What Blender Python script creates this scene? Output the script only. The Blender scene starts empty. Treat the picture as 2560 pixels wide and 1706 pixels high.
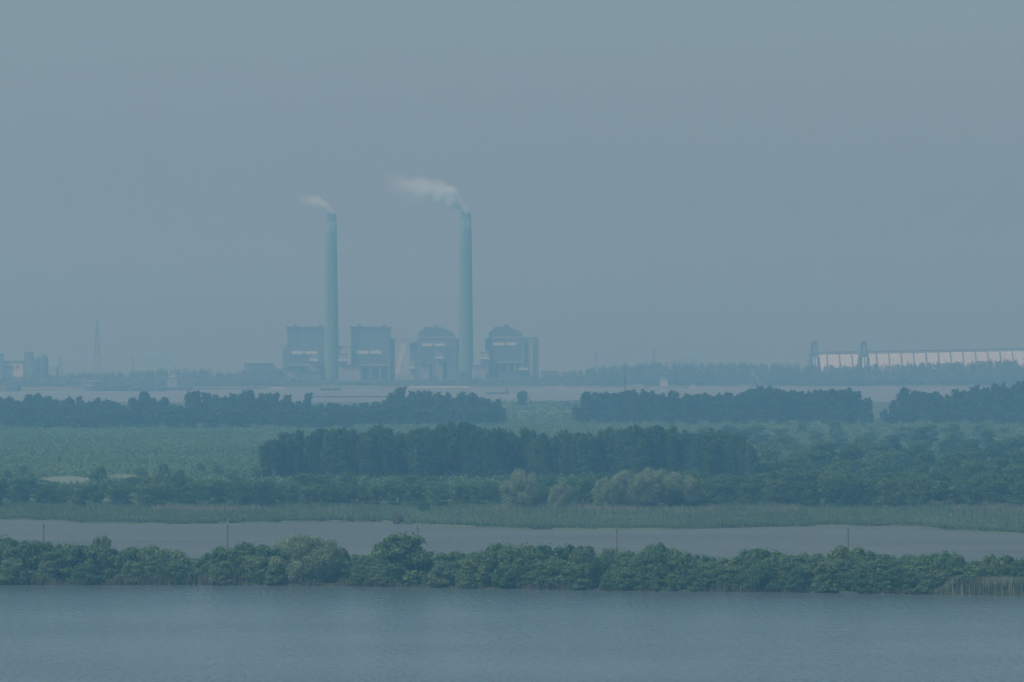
import bpy, math, random
import numpy as np

# ------------------------------------------------------------------ basics
SEED = 7
rng = np.random.default_rng(SEED)
random.seed(SEED)
S = bpy.context.scene
COL = S.collection
F, CX, HY, CH = 14180.0, 1280.0, 870.0, 46.0     # focal (photo px), centre column, horizon row, eye height


def X(px, d): return (px - CX) * d / F
def Z(py, d): return CH + (HY - py) * d / F
def DG(py, z=0.0): return (CH - z) * F / (py - HY)


def tag(o, label=None, cat=None, group=None, kind=None):
    if label: o['label'] = label
    if cat: o['category'] = cat
    if group: o['group'] = group
    if kind: o['kind'] = kind
    return o


def empty(name, loc, label, cat, group=None, rz=0.0):
    o = bpy.data.objects.new(name, None)
    o.location = loc
    o.rotation_euler = (0, 0, rz)
    o.empty_display_size = 1
    COL.objects.link(o)
    return tag(o, label, cat, group)


def link(name, me, mat=None, parent=None, loc=(0, 0, 0)):
    o = bpy.data.objects.new(name, me)
    o.location = loc
    if parent: o.parent = parent
    if mat and not me.materials: me.materials.append(mat)
    COL.objects.link(o)
    return o


def mesh_np(name, V, Q, smooth=False):
    """V (n,3), Q (m,k) faces of one size"""
    V = np.asarray(V, np.float32); Q = np.asarray(Q, np.int32)
    me = bpy.data.meshes.new(name)
    m, k = Q.shape
    me.vertices.add(len(V)); me.vertices.foreach_set('co', V.ravel())
    me.loops.add(m * k); me.loops.foreach_set('vertex_index', Q.ravel())
    me.polygons.add(m)
    me.polygons.foreach_set('loop_start', np.arange(0, m * k, k, dtype=np.int32))
    me.polygons.foreach_set('loop_total', np.full(m, k, np.int32))
    me.update(calc_edges=True)
    me.validate()
    if smooth:
        me.polygons.foreach_set('use_smooth', np.ones(len(me.polygons), bool))
    return me


class MB:
    """collects boxes, tubes and prisms into one mesh"""
    def __init__(s): s.v = []; s.f = []
    def box(s, x0, x1, y0, y1, z0, z1):
        n = len(s.v)
        s.v += [(x0, y0, z0), (x1, y0, z0), (x1, y1, z0), (x0, y1, z0), (x0, y0, z1), (x1, y0, z1), (x1, y1, z1), (x0, y1, z1)]
        s.f += [tuple(n + i for i in q) for q in ((3, 2, 1, 0), (4, 5, 6, 7), (0, 1, 5, 4), (1, 2, 6, 5), (2, 3, 7, 6), (3, 0, 4, 7))]
        return s
    def prism(s, pts, y0, y1):
        """outline in x,z run back along y"""
        n = len(s.v); k = len(pts)
        s.v += [(p[0], y0, p[1]) for p in pts] + [(p[0], y1, p[1]) for p in pts]
        s.f.append(tuple(n + i for i in range(k))); s.f.append(tuple(n + k + i for i in reversed(range(k))))
        for i in range(k):
            j = (i + 1) % k
            s.f.append((n + i, n + k + i, n + k + j, n + j))
        return s
    def bar(s, a, b, r0, r1=None, n=6, cap=True):
        r1 = r0 if r1 is None else r1
        a = np.array(a, float); b = np.array(b, float)
        d = b - a; L = np.linalg.norm(d)
        if L < 1e-6: return s
        d /= L
        u = np.cross(d, (0, 0, 1) if abs(d[2]) < .9 else (1, 0, 0)); u /= np.linalg.norm(u); w = np.cross(d, u)
        k = len(s.v)
        for c, r in ((a, r0), (b, r1)):
            for i in range(n):
                t = 2 * math.pi * i / n
                s.v.append(tuple(c + r * (math.cos(t) * u + math.sin(t) * w)))
        for i in range(n):
            j = (i + 1) % n
            s.f.append((k + i, k + j, k + n + j, k + n + i))
        if cap:
            s.f.append(tuple(k + i for i in reversed(range(n)))); s.f.append(tuple(k + n + i for i in range(n)))
        return s
    def path(s, pts, r0, r1, n=6):
        m = len(pts) - 1
        for i in range(m):
            s.bar(pts[i], pts[i + 1], r0 + (r1 - r0) * i / m, r0 + (r1 - r0) * (i + 1) / m, n)
        return s
    def lathe(s, prof, n=32, c=(0, 0)):
        k = len(s.v); m = len(prof)
        for r, z in prof:
            for i in range(n):
                t = 2 * math.pi * i / n
                s.v.append((c[0] + r * math.cos(t), c[1] + r * math.sin(t), z))
        for a in range(m - 1):
            for i in range(n):
                j = (i + 1) % n
                s.f.append((k + a * n + i, k + a * n + j, k + (a + 1) * n + j, k + (a + 1) * n + i))
        s.f.append(tuple(k + i for i in reversed(range(n))))
        s.f.append(tuple(k + (m - 1) * n + i for i in range(n)))
        return s
    def build(s, name, mat, parent=None, loc=(0, 0, 0), smooth=False):
        me = bpy.data.meshes.new(name)
        me.from_pydata(s.v, [], s.f); me.update()
        if smooth:
            me.polygons.foreach_set('use_smooth', np.ones(len(me.polygons), bool))
        return link(name, me, mat, parent, loc)


# ------------------------------------------------------------------ materials
def new_mat(name):
    m = bpy.data.materials.new(name); m.use_nodes = True
    nt = m.node_tree; nt.nodes.clear()
    return m, nt, nt.nodes.new('ShaderNodeOutputMaterial')


def N(nt, t, **kw):
    n = nt.nodes.new(t)
    for k, v in kw.items(): setattr(n, k, v)
    return n


def math_node(nt, op, a, b=None, clamp=False):
    n = N(nt, 'ShaderNodeMath', operation=op, use_clamp=clamp)
    for i, v in enumerate((a, b)):
        if v is None: continue
        if isinstance(v, (int, float)): n.inputs[i].default_value = v
        else: nt.links.new(v, n.inputs[i])
    return n.outputs[0]


def surf(name, col, rough=.8, var=.15, scale=.1, stretch=(1, 1, 1), metal=0.0):
    """diffuse surface with a two-octave weathering noise"""
    m, nt, out = new_mat(name)
    tc = N(nt, 'ShaderNodeTexCoord'); mp = N(nt, 'ShaderNodeMapping'); mp.inputs['Scale'].default_value = stretch
    nt.links.new(tc.outputs['Object'], mp.inputs['Vector'])
    nz = N(nt, 'ShaderNodeTexNoise'); nz.inputs['Scale'].default_value = scale; nz.inputs['Detail'].default_value = 6
    nt.links.new(mp.outputs[0], nz.inputs['Vector'])
    cr = N(nt, 'ShaderNodeValToRGB')
    cr.color_ramp.elements[0].position = .3; cr.color_ramp.elements[1].position = .7
    cr.color_ramp.elements[0].color = [c * (1 - var) for c in col] + [1]
    cr.color_ramp.elements[1].color = [min(1, c * (1 + var)) for c in col] + [1]
    nt.links.new(nz.outputs['Fac'], cr.inputs[0])
    b = N(nt, 'ShaderNodeBsdfPrincipled')
    b.inputs['Roughness'].default_value = rough; b.inputs['Metallic'].default_value = metal
    nt.links.new(cr.outputs[0], b.inputs['Base Color'])
    nt.links.new(b.outputs[0], out.inputs['Surface'])
    return m


def leaf(name, col, col2, trans=.3, patch=0.0, pcol=None):
    """leaf clumps: each clump and each plant gets its own tone"""
    m, nt, out = new_mat(name)
    geo = N(nt, 'ShaderNodeNewGeometry'); oi = N(nt, 'ShaderNodeObjectInfo')
    mx = N(nt, 'ShaderNodeMix', data_type='RGBA')
    mx.inputs[6].default_value = (*col, 1); mx.inputs[7].default_value = (*col2, 1)
    nt.links.new(oi.outputs['Random'], mx.inputs[0])
    v = math_node(nt, 'MULTIPLY_ADD', geo.outputs['Random Per Island'], .6)
    v.node.inputs[2].default_value = .7
    hs = N(nt, 'ShaderNodeHueSaturation')
    tone = mx.outputs[2]
    if patch:            # different plants growing in patches
        tc = N(nt, 'ShaderNodeTexCoord'); pz = N(nt, 'ShaderNodeTexNoise')
        pz.inputs['Scale'].default_value = patch; pz.inputs['Detail'].default_value = 4
        nt.links.new(tc.outputs['Object'], pz.inputs['Vector'])
        mr = N(nt, 'ShaderNodeMapRange'); mr.inputs[1].default_value = .38; mr.inputs[2].default_value = .7
        nt.links.new(pz.outputs['Fac'], mr.inputs[0])
        m2 = N(nt, 'ShaderNodeMix', data_type='RGBA'); m2.inputs[7].default_value = (*pcol, 1)
        nt.links.new(mr.outputs[0], m2.inputs[0]); nt.links.new(tone, m2.inputs[6]); tone = m2.outputs[2]
    nt.links.new(tone, hs.inputs['Color']); nt.links.new(v, hs.inputs['Value'])
    d = N(nt, 'ShaderNodeBsdfDiffuse'); t = N(nt, 'ShaderNodeBsdfTranslucent'); ms = N(nt, 'ShaderNodeMixShader')
    ms.inputs[0].default_value = trans
    nt.links.new(hs.outputs[0], d.inputs['Color']); nt.links.new(hs.outputs[0], t.inputs['Color'])
    nt.links.new(d.outputs[0], ms.inputs[1]); nt.links.new(t.outputs[0], ms.inputs[2])
    nt.links.new(ms.outputs[0], out.inputs['Surface'])
    return m


def water(name, col, rough, s1, b1, s2, b2, patch=.02, spec=.5, streak=0.0, swell=0.0):
    m, nt, out = new_mat(name)
    tc = N(nt, 'ShaderNodeTexCoord')
    def noise(sc, det, stretch=(1, 1, 1)):
        mp = N(nt, 'ShaderNodeMapping'); mp.inputs['Scale'].default_value = stretch
        nt.links.new(tc.outputs['Object'], mp.inputs['Vector'])
        n = N(nt, 'ShaderNodeTexNoise'); n.inputs['Scale'].default_value = sc; n.inputs['Detail'].default_value = det
        nt.links.new(mp.outputs[0], n.inputs['Vector'])
        return n.outputs['Fac']
    pt = noise(patch, 3, (.6, 1, 1))
    gust = N(nt, 'ShaderNodeMapRange'); nt.links.new(pt, gust.inputs[0])
    gust.inputs[1].default_value = .35; gust.inputs[2].default_value = .65; gust.inputs[3].default_value = .45; gust.inputs[4].default_value = 1.0
    h = math_node(nt, 'ADD', math_node(nt, 'MULTIPLY', noise(s1, 4), b1), math_node(nt, 'MULTIPLY', noise(s2, 3, (.55, 1, 1)), b2))
    if swell: h = math_node(nt, 'ADD', h, math_node(nt, 'MULTIPLY', noise(.95, 3, (1, .2, 1)), swell))
    bp = N(nt, 'ShaderNodeBump'); bp.inputs['Distance'].default_value = 1.0
    nt.links.new(gust.outputs[0], bp.inputs['Strength']); nt.links.new(h, bp.inputs['Height'])
    b = N(nt, 'ShaderNodeBsdfPrincipled')
    b.inputs['Base Color'].default_value = (*col, 1); b.inputs['Roughness'].default_value = rough; b.inputs['IOR'].default_value = 1.33
    b.inputs['Specular IOR Level'].default_value = spec
    if streak:           # base colour darkened in long stretched streaks
        mr = N(nt, 'ShaderNodeMapRange'); mr.inputs[1].default_value = .4; mr.inputs[2].default_value = .7
        mr.inputs[3].default_value = 1.0; mr.inputs[4].default_value = 1.0 - streak
        nt.links.new(noise(.035, 4, (.3, .8, 1)), mr.inputs[0])
        hs = N(nt, 'ShaderNodeHueSaturation'); hs.inputs['Color'].default_value = (*col, 1)
        nt.links.new(mr.outputs[0], hs.inputs['Value']); nt.links.new(hs.outputs[0], b.inputs['Base Color'])
    nt.links.new(bp.outputs[0], b.inputs['Normal'])
    nt.links.new(b.outputs[0], out.inputs['Surface'])
    return m


M = dict(
    earth=surf('earth', (.09, .1, .06), .95, .3, .05),
    mud=surf('mud', (.03, .042, .026), .9, .3, .3),
    marsh=surf('marsh_ground', (.055, .085, .04), .95, .35, .03),
    sand=surf('pale_sand', (.105, .14, .085), .95, .15, .08),
    bark=surf('bark', (.12, .10, .08), .95, .3, 1.5, (1, 1, .3)),
    pole=surf('grey_concrete_pole', (.10, .10, .10), .9, .15, .8),
    iron=surf('galvanised_steel', (.20, .22, .23), .6, .1, .5),
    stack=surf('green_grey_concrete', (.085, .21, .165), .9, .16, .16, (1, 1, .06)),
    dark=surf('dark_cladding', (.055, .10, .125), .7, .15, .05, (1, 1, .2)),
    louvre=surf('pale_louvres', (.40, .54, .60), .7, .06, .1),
    tallreed=leaf('tall_reed', (.26, .28, .19), (.26, .28, .19), .4, .2, (.17, .22, .12)),
    tuft=leaf('reed_tuft', (.17, .16, .115), (.17, .16, .115), .4),
    rim=surf('sooty_concrete', (.11, .22, .21), .9, .15, .1),
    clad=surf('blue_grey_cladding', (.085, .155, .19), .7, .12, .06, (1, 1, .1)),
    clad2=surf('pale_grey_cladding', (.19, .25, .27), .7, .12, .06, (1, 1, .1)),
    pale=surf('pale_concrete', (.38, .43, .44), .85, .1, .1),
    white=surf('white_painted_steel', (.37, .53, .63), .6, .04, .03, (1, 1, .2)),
    hull=surf('dark_hull_paint', (.03, .045, .055), .6, .2, .1),
    crane=surf('blue_crane_paint', (.08, .13, .17), .6, .15, .2),
    brick=surf('weathered_wall', (.30, .29, .28), .9, .15, .1),
    leaf_bush=leaf('leaf_bank_bush', (.062, .135, .052), (.135, .200, .088), .22),
    leaf_willow=leaf('leaf_willow', (.185, .255, .140), (.200, .265, .150), .35),
    leaf_poplar=leaf('leaf_poplar', (.034, .090, .038), (.068, .130, .046), .22),
    leaf_broad=leaf('leaf_broadleaf', (.036, .096, .040), (.092, .160, .056), .22),
    leaf_far=leaf('leaf_far_belt', (.040, .075, .040), (.050, .090, .040)),
    leaf_young=leaf('leaf_young_growth', (.112, .190, .078), (.112, .190, .078), .3, .011, (.080, .155, .062)),
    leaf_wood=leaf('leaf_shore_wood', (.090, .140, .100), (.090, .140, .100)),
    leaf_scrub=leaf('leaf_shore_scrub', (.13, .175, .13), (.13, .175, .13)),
    reed=leaf('reed_green', (.088, .158, .085), (.088, .158, .085), .4, .05, (.130, .180, .10)),
    plume=leaf('reed_plume', (.23, .225, .16), (.23, .225, .16), .4, .04, (.16, .20, .11)),
    dryreed=leaf('reed_dry', (.17, .165, .12), (.17, .165, .12), .4, .08, (.10, .14, .075)),
    river=water('river_water', (.074, .114, .112), .15, .8, .25, .2, .3, spec=.34, swell=1.2),
    pond=water('pond_water', (.096, .113, .090), .45, 1.2, .10, .2, .25, spec=.22, streak=.32, swell=.5),
    wide=water('wide_river_water', (.122, .128, .118), .3, .4, .2, .08, .6, .004),
)

# ------------------------------------------------------------------ leaf clumps
def cards(C, Nn, size, aspect=.65, up=None, r=None):
    """bent kite shaped leaf clumps at C facing about Nn"""
    r = r or rng
    n = len(C)
    Nn = Nn / (np.linalg.norm(Nn, axis=1, keepdims=True) + 1e-9)
    A = r.normal(size=(n, 3)) if up is None else np.asarray(up, float) + .25 * r.normal(size=(n, 3))
    U = A - (A * Nn).sum(1, keepdims=True) * Nn
    U /= np.linalg.norm(U, axis=1, keepdims=True) + 1e-9
    Wd = np.cross(Nn, U)
    s = (size * r.uniform(.6, 1.35, n))[:, None]
    b = s * r.uniform(-.25, .25, (n, 1)) * Nn
    P = np.stack([C + U * s * .5, C + Wd * s * aspect * .5 + b, C - U * s * .5, C - Wd * s * aspect * .5 + b * .4], 1)
    return P.reshape(-1, 3), np.arange(4 * n).reshape(-1, 4)


def shell(c, rad, n, r, low=-.55, jit=.55):
    """points over an ellipsoid shell with outward normals, few of them underneath"""
    z = r.uniform(low, 1, n); t = r.uniform(0, 2 * math.pi, n)
    q = np.sqrt(1 - np.clip(z, -1, 1) ** 2)
    D = np.stack([q * np.cos(t), q * np.sin(t), z], 1)
    k = r.uniform(.62, 1.08, (n, 1))
    return np.asarray(c) + D * k * np.asarray(rad), D / np.asarray(rad) * min(rad) + jit * r.normal(size=(n, 3))


def join(parts):
    V, Q, o = [], [], 0
    for v, q in parts:
        V.append(v); Q.append(q + o); o += len(v)
    return np.concatenate(V), np.concatenate(Q)


def bush_crown(seed, h=6.5, w=3.6, lobes=60, per=130, size=.34, flat=.6):
    """wide layered crown: flattened tufts over a dome that reaches the ground"""
    r = np.random.default_rng(seed); out = []
    lean = r.uniform(-.4, .4, 2)
    for i in range(lobes):
        zf = r.uniform(.05, .93)
        R = w * math.sqrt(max(.03, 1 - (zf - .25) ** 2 / .62)) * r.uniform(.45, .98)
        a = r.uniform(0, 2 * math.pi)
        c = (R * math.cos(a) + lean[0] * zf, R * math.sin(a) + lean[1] * zf, zf * h)
        lr = w * r.uniform(.22, .42) * (1.1 - .35 * zf)
        P, D = shell(c, (lr, lr, lr * flat * r.uniform(.8, 1.3)), per, r, -.45, .5)
        P[:, 2] = np.maximum(P[:, 2], .1)
        out.append(cards(P, D, size, .7, r=r))
    # sprigs that break the outline
    n = 260
    a = r.uniform(0, 2 * math.pi, n); zf = r.uniform(.35, 1.02, n)
    R = w * np.sqrt(np.maximum(.02, 1 - (zf - .25) ** 2 / .6)) * r.uniform(.9, 1.1, n)
    P = np.stack([R * np.cos(a), R * np.sin(a), zf * h * 1.03], 1)
    out.append(cards(P, r.normal(size=(n, 3)), size * .8, .45, up=(0, 0, 1), r=r))
    return join(out)


def willow_crown(seed, h=8, w=4.2, lobes=48, per=320, size=.30):
    """round billowing crown of drooping strands"""
    r = np.random.default_rng(seed); out = []
    for i in range(lobes):
        zf = r.uniform(.15, .92)
        R = w * math.sqrt(max(.02, 1 - ((zf - .42) / .56) ** 2)) * r.uniform(.55, .92)
        a = r.uniform(0, 2 * math.pi)
        lr = w * r.uniform(.2, .34)
        P, D = shell((R * math.cos(a), R * math.sin(a), zf * h), (lr, lr, lr * 1.15), per, r, -.6, .35)
        P[:, 2] = np.maximum(P[:, 2], .1)
        out.append(cards(P, D, size, .4, up=(0, 0, 1), r=r))
    return join(out)


def poplar_crown(seed, h=18, w=3.6, sprays=120, per=60, size=.6, base=.03):
    """several leaders side by side, each carrying steeply rising feathery sprays"""
    r = np.random.default_rng(seed); out = []
    k = r.integers(3, 6)
    lead = [(0.0, 0.0, 1.0)]
    for i in range(k - 1):
        a = r.uniform(0, 6.28); q = w * r.uniform(.3, .62)
        lead.append((q * math.cos(a), q * math.sin(a), r.uniform(.68, .97)))
    for i in range(sprays):
        lx, ly, lh = lead[i % k]
        t = r.uniform(base, .93) if i > sprays * .2 else r.uniform(.74, .92)
        a = r.uniform(0, 2 * math.pi)
        rr = w * .62 * (1 - .62 * max(0, (t - .3) / .7)) * min(1, .6 + t * 1.5) * r.uniform(.3, 1.1)
        L = h * r.uniform(.08, .2)
        sp = min(1, t * 2.2)
        b = np.array([lx * sp + rr * .5 * math.cos(a), ly * sp + rr * .5 * math.sin(a), t * lh * h])
        e = np.array([lx * sp + rr * 1.15 * math.cos(a), ly * sp + rr * 1.15 * math.sin(a), min(t * lh * h + L, h * lh * r.uniform(.97, 1.05))])
        s = r.uniform(0, 1, (per, 1))
        P = b + (e - b) * s + r.normal(size=(per, 3)) * np.array([.5, .5, .4]) * (1.25 - s) * w / 3.2
        P[:, 2] = np.maximum(P[:, 2], .1)
        D = np.stack([np.cos(a) + .8 * r.normal(size=per), np.sin(a) + .8 * r.normal(size=per), .35 + .6 * r.normal(size=per)], 1)
        out.append(cards(P, D, size, .55, up=(0, 0, 1), r=r))
    return join(out)


def broad_crown(seed, h=9, w=4, lobes=38, per=110, size=.5, low=.06):
    r = np.random.default_rng(seed); out = []
    for i in range(lobes):
        zf = r.uniform(low, .92)
        R = w * math.sqrt(max(.03, 1 - ((zf - .4) / .6) ** 2)) * r.uniform(.4, .95)
        a = r.uniform(0, 2 * math.pi)
        lr = w * r.uniform(.24, .42)
        P, D = shell((R * math.cos(a), R * math.sin(a), zf * h), (lr, lr, lr * r.uniform(.55, .95)), per, r, -.45, .5)
        P[:, 2] = np.maximum(P[:, 2], .1)
        out.append(cards(P, D, size, .7, r=r))
    return join(out)


def trunk(seed, h, rad, limbs, spread, stems=1):
    r = np.random.default_rng(seed); m = MB()
    for s in range(stems):
        a0 = r.uniform(0, 6.28); off = 0 if stems == 1 else .5
        p0 = np.array([off * math.cos(a0), off * math.sin(a0), -.3])
        top = np.array([spread * .25 * math.cos(a0) * (stems > 1), spread * .25 * math.sin(a0) * (stems > 1), h])
        pts = [p0 + (top - p0) * t + np.array([r.normal() * .08, r.normal() * .08, 0]) * (t > 0) for t in (0, .25, .5, .75, 1)]
        m.path(pts, rad, rad * .25, 7)
        for i in range(limbs):
            t = r.uniform(.3, .85); a = r.uniform(0, 6.28)
            b = p0 + (top - p0) * t
            e = b + np.array([spread * math.cos(a), spread * math.sin(a), spread * r.uniform(.4, .9)]) * r.uniform(.5, .9)
            m.path([b, (b + e) / 2 + np.array([0, 0, .2]), e], rad * .4 * (1 - t * .5), rad * .08, 5)
    me = bpy.data.meshes.new('trunk'); me.from_pydata(m.v, [], m.f); me.update(); me.materials.append(M['bark'])
    return me


class Kind:
    def __init__(s, name, crowns, trunks, mat, h):
        s.name, s.h, s.n = name, h, 0
        s.crowns = []
        for (v, q) in crowns:
            me = mesh_np('crown', v, q); me.materials.append(mat); s.crowns.append(me)
        s.trunks = trunks
    def put(s, x, y, z, h, wide, label, cat, group, var=None):
        i = random.randrange(len(s.crowns)) if var is None else var
        o = empty(s.name, (x, y, z), label, cat, group, random.uniform(0, 6.283))
        k = h / s.h
        o.scale = (k * wide, k * wide, k)
        link('crown', s.crowns[i], None, o)
        link('trunk', s.trunks[i % len(s.trunks)], None, o)
        return o


K_bush = Kind('riverbank_bush', [bush_crown(100 + i, w=3.2 + .25 * i) for i in range(7)], [trunk(200 + i, 4.6, .13, 4, 2.2, 3) for i in range(3)], M['leaf_bush'], 6.5)
K_willow = Kind('willow_tree', [willow_crown(300 + i) for i in range(3)], [trunk(310 + i, 6, .28, 6, 2.6) for i in range(2)], M['leaf_willow'], 8)
K_poplar = Kind('poplar_tree', [poplar_crown(400 + i) for i in range(7)], [trunk(420 + i, 15.5, .22, 8, 1.4) for i in range(3)], M['leaf_poplar'], 18)
K_far = Kind('poplar_tree', [poplar_crown(440 + i, h=19, w=4.4, sprays=90, per=45, size=1.0, base=.03) for i in range(6)], [trunk(460 + i, 16.5, .25, 6, 1.6) for i in range(2)], M['leaf_far'], 19)
K_broad = Kind('broadleaf_tree', [broad_crown(500 + i, w=3.7 + .3 * i) for i in range(6)], [trunk(520 + i, 6.5, .2, 5, 2.4, 1 + i % 2) for i in range(3)], M['leaf_broad'], 9)

# ------------------------------------------------------------------ ground, water, land
def strip(name, front, back, z, mat, kind='structure', skirt=1.0, n=150, jag=0.0):
    """land between two shore lines given as (photo column, photo row) at water level"""
    xs = np.linspace(-1400, 3960, n)
    def line(pts, j):
        d = np.array([DG(y) for _, y in pts]); cx = np.array([p[0] for p in pts], float)
        D = np.interp(xs, cx, d)
        if j: D = D + np.convolve(rng.normal(size=n) * j, [.25, .5, .25], 'same')
        return np.stack([(xs - CX) * D / F, D], 1)
    a, b = line(front, jag), line(back, jag)
    rows = [np.c_[a, np.full(n, -skirt)], np.c_[a + [0, .6], np.full(n, z)], np.c_[b - [0, .6], np.full(n, z)], np.c_[b, np.full(n, -skirt)]]
    V = np.concatenate(rows); Q = []
    for r_ in range(3):
        for i in range(n - 1):
            Q.append((r_ * n + i, r_ * n + i + 1, (r_ + 1) * n + i + 1, (r_ + 1) * n + i))
    o = link(name, mesh_np(name, V, Q), mat)
    o['kind'] = kind
    return o


def sheet(name, y0, y1, hw, z, mat):
    m = MB()
    m.v = [(-hw, y0, z), (hw, y0, z), (hw, y1, z), (-hw, y1, z)]; m.f = [(0, 1, 2, 3)]
    o = m.build(name, mat); o['kind'] = 'structure'
    return o


sheet('ground', -300, 14300, 2100, -1.6, M['earth'])
sheet('river', 250, 1150, 900, 0, M['river'])
sheet('pond', 1150.5, 1700, 900, 0, M['pond'])
sheet('wide_river', 4200, 7200, 2000, 0, M['wide'])

NEAR_FRONT = [(-400, 1461), (0, 1463), (500, 1463), (900, 1466), (1200, 1472), (1600, 1478), (1900, 1480), (2300, 1486), (2560, 1490), (2960, 1494)]
NEAR_BACK = [(-400, 1416), (2960, 1424)]
strip('near_bank', NEAR_FRONT, NEAR_BACK, .35, M['mud'], jag=.5)
REED_FRONT = [(-400, 1296), (0, 1299), (110, 1301), (200, 1308), (420, 1311), (700, 1306), (960, 1304), (1000, 1311), (1180, 1318), (1300, 1324), (1700, 1324), (1880, 1319), (2040, 1316), (2290, 1316), (2350, 1325), (2560, 1337), (2960, 1346)]
strip('marsh', REED_FRONT, [(-400, 1007), (2960, 1007)], .4, M['marsh'], n=420, jag=1.5)
strip('far_shore', [(-400, 980), (640, 974), (700, 969), (1500, 969), (1700, 966), (2960, 963)], [(-400, 916), (2960, 916)], 1.2, M['earth'], jag=6)
for pts in ([(96, 1203), (130, 1197), (180, 1195), (222, 1199), (228, 1206), (190, 1212), (150, 1213), (112, 1210)], [(275, 1197), (318, 1190), (338, 1194), (330, 1203), (285, 1205)]):
    m = MB(); m.v = [(X(px, DG(py)), DG(py), .44) for px, py in pts]; m.f = [tuple(range(len(pts)))]
    o = m.build('sandy_clearing', M['sand']); o['kind'] = 'structure'

# rising embankment under the white shed, on the far shore
m = MB()
m.prism([(X(1850, 7000), 1.0), (X(2050, 7000), 9), (X(2560, 7000), 17), (X(2950, 7000), 19), (X(2950, 7000), 1.0)], 6990, 7600)
o = m.build('embankment', M['earth']); o['kind'] = 'structure'


# ------------------------------------------------------------------ near bank bushes
PROF = [(-60, 1342), (0, 1341), (33, 1346), (55, 1351), (69, 1346), (91, 1355), (146, 1357), (219, 1359), (281, 1368), (329, 1373), (344, 1362), (402, 1364), (417, 1371), (468, 1384), (500, 1399), (523, 1380), (559, 1366), (599, 1356), (643, 1362), (676, 1366), (709, 1366), (742, 1360), (826, 1364), (848, 1370), (860, 1375), (882, 1386), (918, 1382), (939, 1393), (960, 1372), (1076, 1376), (1087, 1386), (1138, 1379), (1189, 1381), (1207, 1375), (1233, 1358), (1299, 1360), (1364, 1360), (1390, 1368), (1405, 1379), (1427, 1359), (1474, 1364), (1485, 1381), (1496, 1402), (1502, 1370), (1529, 1368), (1569, 1375), (1617, 1381), (1628, 1364), (1679, 1362), (1712, 1379), (1722, 1384), (1773, 1386), (1821, 1399), (1854, 1377), (1890, 1369), (1956, 1375), (1978, 1386), (2029, 1386), (2076, 1380), (2087, 1376), (2161, 1380), (2171, 1384), (2223, 1386), (2230, 1397), (2267, 1392), (2296, 1384), (2336, 1388), (2380, 1377), (2409, 1386), (2420, 1397), (2449, 1408), (2460, 1386), (2479, 1381), (2526, 1386), (2552, 1395), (2640, 1390)]
px_, py_ = np.array([p[0] for p in PROF], float), np.array([p[1] for p in PROF], float)
POLES = [109, 569, 1044, 1542, 2120]
ORD = ['first', 'second', 'third', 'fourth', 'fifth', 'sixth', 'seventh', 'eighth', 'ninth', 'tenth', 'eleventh', 'twelfth', 'thirteenth', 'fourteenth', 'fifteenth', 'sixteenth', 'seventeenth', 'eighteenth']


def shore(px): return DG(np.interp(px, [p[0] for p in NEAR_FRONT], [p[1] for p in NEAR_FRONT]))


GB = 'bushes along the near bank'
count, last = 0, -1
for row, p0, lo_, hi_ in (('rear', -60.0, 13, 30), ('front', -40.0, 4, 9)):
    p = p0
    while p < 2620:
        d = shore(p) + random.uniform(lo_, hi_)
        zone = sum(q < p for q in POLES)
        top = np.interp(p, px_, py_) + (random.uniform(-2, 5) if row == 'rear' else random.uniform(6, 34))
        h = Z(top, d) - .35
        dip = float(np.max(np.interp(np.linspace(p - 42, p + 42, 9), px_, py_))) - np.interp(p, px_, py_)
        nar = np.clip(1.0 - (dip - 8) / 30, .5, 1.0)
        if row == 'front' and (abs(p - 765) < 62 or abs(p - 1008) < 50):
            p += 20; continue
        if abs(p - 1496) > 11 and h > 2.0:
            if row == 'front':
                if zone != last: count, last = 0, zone
                where = 'before the first utility pole' if zone == 0 else 'past the %s utility pole' % ORD[zone - 1]
                lab = 'green front-row riverbank bush, %s %s counted rightwards' % (ORD[min(count, 17)], where); count += 1
            else:
                lab = 'green bush in the rear row of the near bank, its top against the pond'
            K_bush.put(X(p, d), d, .3, h, nar * random.choice((.75, .85, 1.0, 1.2, 1.4)) * (6.0 / max(h, 4)) ** .5, lab, 'bush', GB if row == 'front' else 'rear row of bushes on the near bank')
        p += random.uniform(30, 44)
# lower bushes close to the water
for p, top in ((30, 1400), (120, 1405), (215, 1412), (330, 1408), (450, 1412), (560, 1405), (690, 1410), (905, 1415), (960, 1410), (1100, 1412), (1185, 1400), (1270, 1410), (1360, 1404), (1460, 1412), (1530, 1430), (1575, 1420), (1640, 1412), (1735, 1425), (1800, 1420), (1905, 1410), (2000, 1422), (2070, 1408), (2160, 1412), (2240, 1422), (2310, 1428)) + tuple((q + random.uniform(-12, 12), 1438 + random.uniform(-10, 14)) for q in range(640, 2330, 42)):
    d = shore(p) + random.uniform(.8, 2.6)
    K_bush.put(X(p, d), d, .2, Z(top, d), random.uniform(.8, 1.1), 'low green bush leaning over the water at the foot of the near bank', 'bush', 'low bushes at the waterline')
# singled out crowns


def special(kind, px, top, wide, label, cat, dd=10, var=None, base=.3):
    d = shore(px) + dd
    return kind.put(X(px, d), d, base, Z(top, d) - base, wide, label, cat, None, var)


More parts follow.
